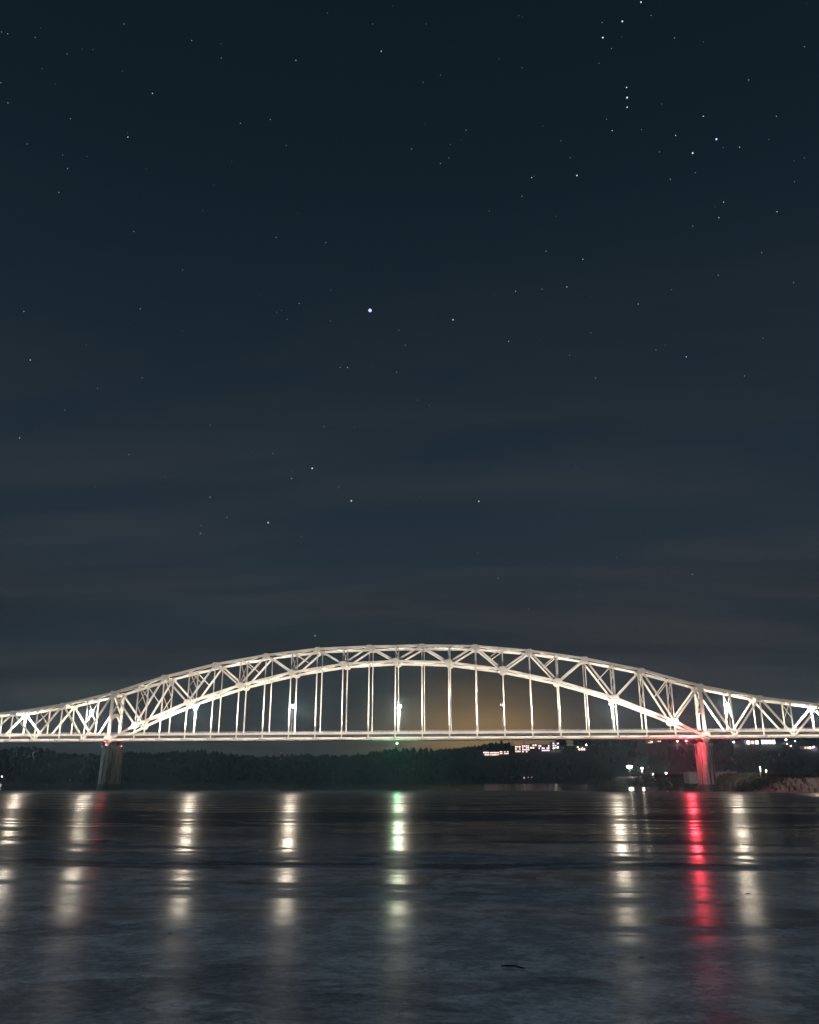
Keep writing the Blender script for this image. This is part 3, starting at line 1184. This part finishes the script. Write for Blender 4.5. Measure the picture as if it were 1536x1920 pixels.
M['town_white'] = emit('town_lamp_white', (1.0, 0.86, 0.92), 22.0)
M['town_warm'] = emit('town_lamp_warm', (1.0, 0.62, 0.42), 12.0)
M['town_blue'] = emit('town_lamp_blue', (0.36, 0.30, 1.0), 9.0)
for px, py, r, m, lab in (
        (1100.5, 1396, 2.3, 'town_white', 'large white town lamp right of the tan block on the bluff'),
        (1092, 1402, 1.4, 'town_warm', 'small warm town lamp just left of the large white one'),
        (1083.5, 1401, 1.2, 'town_warm', 'smaller warm town lamp at the left of a lamp trio on the bluff'),
        (1038.5, 1403, 1.3, 'town_white', 'white town lamp at the foot of the tan block'),
        (1046.5, 1401.5, 1.2, 'town_white', 'white town lamp at the right corner of the tan block'),
        (1003.5, 1395.5, 1.3, 'town_white', 'white lamp on top of the tan stair block'),
        (984.5, 1404, 1.5, 'town_white', 'white lamp in front of the pink and lilac block'),
        (908, 1410.5, 1.2, 'town_white', 'lamp at the leftmost house of the bluff row'),
        (1188, 1395, 1.9, 'town_white', 'lone white lamp under the deck above the levee lamps'),
        (1223, 1391, 0.9, 'town_warm', 'faint warm lamp under the deck left of the red light'),
        (1256, 1391, 0.9, 'town_warm', 'faint warm lamp close left of the red light'),
        (1270.5, 1390, 1.6, 'town_warm', 'warm lamp directly left of the bright red light'),
        (1376, 1391.5, 1.6, 'town_white', 'pink white lamp between right pier and the lit halls'),
        (1474, 1387, 1.9, 'town_white', 'white lamp just right of the lit halls'),
        (1491, 1389.5, 1.2, 'town_warm', 'warm lamp under the deck near the right edge'),
        (1483, 1398.5, 1.0, 'town_white', 'small white lamp below the warm one near the right edge'),
        (1476, 1395, 1.0, 'town_warm', 'small warm lamp left of the store near the right edge'),
        (1526, 1400.5, 2.2, 'town_blue', 'blue violet lamp above the store at the right edge'),
        (983, 1458.5, 0.9, 'dot_pink', 'brightest pink light low on the far shore'),
        (990.5, 1457.5, 0.5, 'dot_pink', 'middle pink light low on the far shore'),
        (997.5, 1457, 0.45, 'dot_pink', 'faintest right pink light low on the far shore'),
        (527, 1411, 0.9, 'dot_red', 'upper of two red beacons below the deck'),
        (526.5, 1423, 0.8, 'dot_red', 'lower of two red beacons below the deck'),
        (4, 1456, 0.9, 'town_white', 'lone white light low at the left edge')):
    town_lamp(px, py, r, m, lab, 5.0 if 'dot' not in m else 8.0)


# trees: dark wood on the bluffs as one mass
def build_forest():
    rnd = random.Random(5)
    mb_v, mb_f = [], []
    clear = [(900, 960, 1406, 1420), (962, 1108, 1390, 1413), (1205, 1245, 1384, 1397), (1396, 1460, 1380, 1400), (1500, 1540, 1396, 1408)]
    n = 0
    while n < 5200:
        x = rnd.uniform(-1500, 1500)
        y = rnd.uniform(1170, 1800) if rnd.random() < 0.6 else rnd.uniform(1560, 1720)
        z = hill_h(x, y)
        h = rnd.uniform(6, 12) if rnd.random() < 0.85 else rnd.uniform(12, 19)
        h *= 0.85 + 0.40 * math.sin(x * 0.021 + y * 0.01) * math.sin(x * 0.0073 + 2)
        px, py = pix((x, y, z + h))
        if px < -150 or px > 1700:
            continue
        if any(a - 6 < px < b + 4 and c - 4 < py < d + 6 for a, b, c, d in clear):
            continue
        n += 1
        r = h * rnd.uniform(0.22, 0.42)
        k = len(mb_v)
        for lv, (fz, fr) in enumerate(((0.05, 0.5), (0.35, 1.0), (0.7, 0.7))):
            for q in range(5):
                a = 2 * math.pi * (q + 0.5 * lv) / 5 + x
                rr = r * fr * rnd.uniform(0.7, 1.25)
                mb_v.append((x + rr * math.cos(a), y + rr * math.sin(a), z + h * fz * rnd.uniform(0.9, 1.1)))
        mb_v.append((x + rnd.uniform(-1, 1), y, z + h))
        for lv in range(2):
            for q in range(5):
                a, b = k + lv * 5 + q, k + lv * 5 + (q + 1) % 5
                mb_f.append([a, b, b + 5, a + 5])
        for q in range(5):
            mb_f.append([k + 10 + q, k + 10 + (q + 1) % 5, k + 15])
    tag(from_py('forest', mb_v, mb_f, M['foliage']), 'dark leafless wood covering the far bluff', kind='stuff')


build_forest()


def conifer(px, pyb, h, label):
    p = hit_hill(px, pyb)
    o = empty('spruce_tree', p)
    rnd = random.Random(int(px))
    local(o, MB().tube(p - Vector((0, 0, 1)), p + Vector((0, 0, h * 0.95)), 0.35, 0.06, 6)).build('trunk', M['bark'], o)
    mb = MB()
    for k in range(260):
        f = rnd.random() ** 1.3
        r = (1 - f) * h * 0.24 * rnd.uniform(0.55, 1.1) + 0.25
        a = rnd.uniform(0, 6.283)
        c = p + Vector((r * math.cos(a), r * math.sin(a), h * (0.08 + 0.92 * f) - r * 0.25))
        s = rnd.uniform(0.5, 1.1)
        d = Vector((math.cos(a), math.sin(a), -0.35)) * s
        t_ = Vector((-math.sin(a), math.cos(a), rnd.uniform(-.3, .3))) * s * 0.6
        mb.add([c - d * .6 - t_ * .3, c + t_, c + d, c - t_], [[0, 1, 2, 3]])
    local(o, mb).build('crown', M['foliage'], o)
    tag(o, label, 'tree', 'spruces on the bluff')


conifer(951, 1410, 11, 'shorter dark spruce at the right end of the low houses')
conifer(961, 1411, 21, 'tall dark spruce between the low houses and the lit blocks')
conifer(983, 1399, 12, 'dark spruce rising behind the pink and lilac block')
conifer(1057, 1406, 16, 'dark spruce right of the tan block on the bluff')


# scrub on the levee slope
def build_scrub():
    rnd = random.Random(8)
    vs, fs = [], []
    n = 0
    while n < 2600:
        x, y = rnd.uniform(230, 520), rnd.uniform(-280, 330)
        d = inland(x, y)
        if not (2 < d < 22):
            continue
        px, _ = pix((x, y, 3))
        if px > 1750:
            continue
        n += 1
        z = bank_h(x, y)
        h = rnd.uniform(0.5, 2.0)
        for q in range(5):
            a = rnd.uniform(0, 6.28)
            k = len(vs)
            e = Vector((math.cos(a), math.sin(a), 0)) * h * 0.35
            vs += [(x - 0.04, y, z - 0.1), (x + 0.04, y, z - 0.1), (x + e.x + 0.05, y + e.y, z + h), (x + e.x - 0.05, y + e.y, z + h * 0.95)]
            fs.append([k, k + 1, k + 2, k + 3])
    M['scrub'] = mat('scrub_stems', (0.024, 0.026, 0.022), 0.95)
    tag(from_py('scrub', vs, fs, M['scrub']), 'dry winter scrub on the levee slope', kind='stuff')


build_scrub()


# debris on the ice
def chip(px, py, w, label, name='ice_chunk', m='chip', hgt=0.14, rot=0.0):
    w *= 0.26
    g = ground(px, py)
    o = empty(name, g)
    rnd = random.Random(int(px))
    n = 7
    vs = []
    for z, s in ((-0.01, 1.0), (hgt * w * 0.5, 0.9), (hgt * w, 0.55)):
        for k in range(n):
            a = 2 * math.pi * k / n
            r = w * s * 0.5 * rnd.uniform(0.7, 1.2)
            v = Vector((r * math.cos(a), r * math.sin(a) * 0.6, z * rnd.uniform(0.7, 1.2)))
            vs.append(v)
    fs = [[j * n + k, j * n + (k + 1) % n, (j + 1) * n + (k + 1) % n, (j + 1) * n + k] for j in range(2) for k in range(n)]
    fs.append(list(range(2 * n, 3 * n)))
    me = from_py('chunk', vs, fs, M[m], o)
    me.rotation_euler = (0, 0, rot)
    o2 = me
    tag(o, label, 'ice chunk', 'chunks frozen into the ice')


chip(1402, 1676, 0.75, 'larger dark ice chunk frozen in right of the red reflection')
chip(1383, 1689, 0.40, 'smaller dark ice chunk just left of the larger one')
chip(1203, 1795, 0.45, 'flat dark ice chunk beneath the pale reflection on the right')
chip(318, 1750, 0.55, 'flat ice chunk under the second reflection from the left')

g = ground(962, 1815)
o = empty('stick', g)
mb = MB().tube(g + Vector((-0.26, 0.10, 0.02)), g + Vector((0.02, 0.0, 0.05)), 0.016, 0.020, 7).tube(g + Vector((0.02, 0.0, 0.05)), g + Vector((0.26, -0.10, 0.02)), 0.020, 0.012, 7)
local(o, mb).build('branch', M['wood'], o, True)
local(o, MB().tube(g + Vector((0.04, 0.0, 0.05)), g + Vector((0.12, 0.05, 0.09)), 0.009, 0.005, 6)).build('twig', M['wood'], o, True)
tag(o, 'short dark stick lying on the near ice right of centre', 'stick')

# ================================================================== STARS
RS = 12000.0
PXM = RS / F_PX      # metres for one photograph pixel at that distance
M['star'] = emit('star_white', (0.86, 0.93, 1.0), 1.0)
M['star_mid'] = emit('star_dim', (0.80, 0.90, 1.0), 0.38)
M['star_low'] = emit('star_faint', (0.75, 0.88, 1.0), 0.14)
M['star_blue'] = emit('star_blue', (0.60, 0.62, 1.0), 1.35)
M['star_warm'] = emit('star_warm', (1.0, 0.86, 0.80), 1.2)


def star(px, py, r, m, label):
    r *= 0.8 if r < 3 else 0.9
    o = empty('star', CAM + ray(px, py) * RS)
    MB().ball((0, 0, 0), r * PXM, (1, 1, 1), 10, 7).build('disc', M[m], o, True)
    tag(o, label, 'star')


for px, py, r, m, lab in (
        (694, 582, 3.4, 'star_blue', 'brightest bluish star high above the middle of the arch'),
        (849.5, 599.5, 1.3, 'star', 'bright star level with and right of the brightest one'),
        (1343.5, 261, 1.9, 'star_blue', 'bright bluish star in the upper right'),
        (1299, 287, 1.5, 'star_warm', 'warm star just below left of the bluish upper right star'),
        (1176, 183, 1.7, 'star', 'middle star of a short vertical row in the upper right'),
        (1175, 164, 1.1, 'star', 'top star of a short vertical row in the upper right'),
        (1176, 201, 1.2, 'star', 'bottom star of a short vertical row in the upper right'),
        (1130.5, 70.5, 1.5, 'star', 'bright star near the top right, left end of a pair'),
        (1167, 40, 1.5, 'star', 'bright star near the top right, upper of a pair'),
        (1202, 4, 1.4, 'star', 'bright star touching the top edge right of centre'),
        (585.5, 878, 1.6, 'star', 'bright star left of centre, top of a triangle above the arch'),
        (659, 939, 1.6, 'star', 'bright star right corner of the triangle above the arch'),
        (503, 980, 1.5, 'star', 'bright star left corner of the triangle above the arch'),
        (898, 940, 1.3, 'star', 'lone bright star right of centre well above the arch'),
        (1082, 329, 1.3, 'star', 'lone bright star below the short vertical row'),
        (591, 1192, 1.2, 'star', 'lowest star just above the left half of the arch')):
    star(px, py, r, m, lab)

MED = [(1221, 29), (1129, 42), (1147, 91), (1265, 71), (1148, 245), (1203, 243), (1267, 254), (1319, 218), (1387, 276), (1404, 150), (1456, 218),
       (1052, 264), (1357, 379), (1257, 336), (233, 45), (66, 70), (3, 60), (415, 109), (555, 113), (715, 96), (286, 175), (15, 193), (451, 231),
       (507, 224), (51, 270), (240, 257), (251, 434), (611, 455), (518, 445), (561, 569), (45, 584), (772, 279), (748, 619), (760, 647), (620, 602),
       (1068, 666), (1117, 709), (783, 750), (805, 760), (607, 800), (665, 801), (512, 850), (635, 914), (565, 1007), (896, 1037), (1156, 1046),
       (638, 689), (652, 689), (547, 897), (548, 884), (377, 985), (376, 1000), (426, 970), (394, 932), (179, 913), (242, 852), (310, 894), (394, 797),
       (1230, 656), (1197, 570), (1347, 516), (1396, 705), (1431, 634), (1024, 471), (1093, 486), (997, 333), (979, 368), (979, 127), (1299, 424),
       (1348, 408), (1259, 543), (1287, 669), (934, 1084), (1088, 1097), (1209, 1089), (1298, 1077), (991, 1142), (1063, 538), (967, 546), (1108, 624),
       (1457, 397), (1488, 530), (874, 244), (826, 141), (842, 296), (1049, 968), (728, 1030), (954, 640), (122, 769), (37, 821), (183, 728), (57, 675)]
vs, fs, mi = [], [], []
rnd = random.Random(21)
cloud = [(x, y, rnd.uniform(0.5, 0.75), 0 if rnd.random() < 0.3 else 1) for x, y in MED]
for _ in range(380):
    x, y = rnd.uniform(-500, 2000), rnd.uniform(-500, 1180)
    if rnd.random() > max(0.12, 1.0 - y / 1300):
        continue
    cloud.append((x, y, rnd.uniform(0.45, 0.75), 1 if rnd.random() < 0.35 else 2))
sv = MB()
for x, y, r, k in cloud:
    n0 = len(sv.f)
    sv.ball(CAM + ray(x, y) * RS, r * PXM, (1, 1, 1), 6, 4)
    mi += [k] * (len(sv.f) - n0)
so = sv.build('star_field', None)
for k in ('star', 'star_mid', 'star_low'):
    so.data.materials.append(M[k])
so.data.polygons.foreach_set('material_index', mi)
tag(so, 'faint scattered stars across the night sky', kind='stuff')

# ================================================================== HAZE
HAZE = True
if HAZE:
    mb = MB().box((-9500, -3400, -4.5), (9500, 9500, 118.0))
    hm = bpy.data.materials.new('night_haze')
    hm.use_nodes = True
    t = NT(hm.node_tree)
    t.n.clear()
    pv = t.node('ShaderNodeVolumePrincipled')
    pv.inputs['Color'].default_value = (0.48, 0.80, 1.0, 1)
    pv.inputs['Density'].default_value = 0.00012
    pv.inputs['Anisotropy'].default_value = 0.82
    out = t.node('ShaderNodeOutputMaterial')
    t.link(pv.outputs[0], out.inputs['Volume'])
    tag(mb.build('haze', hm), 'thin night haze over the river', kind='stuff')
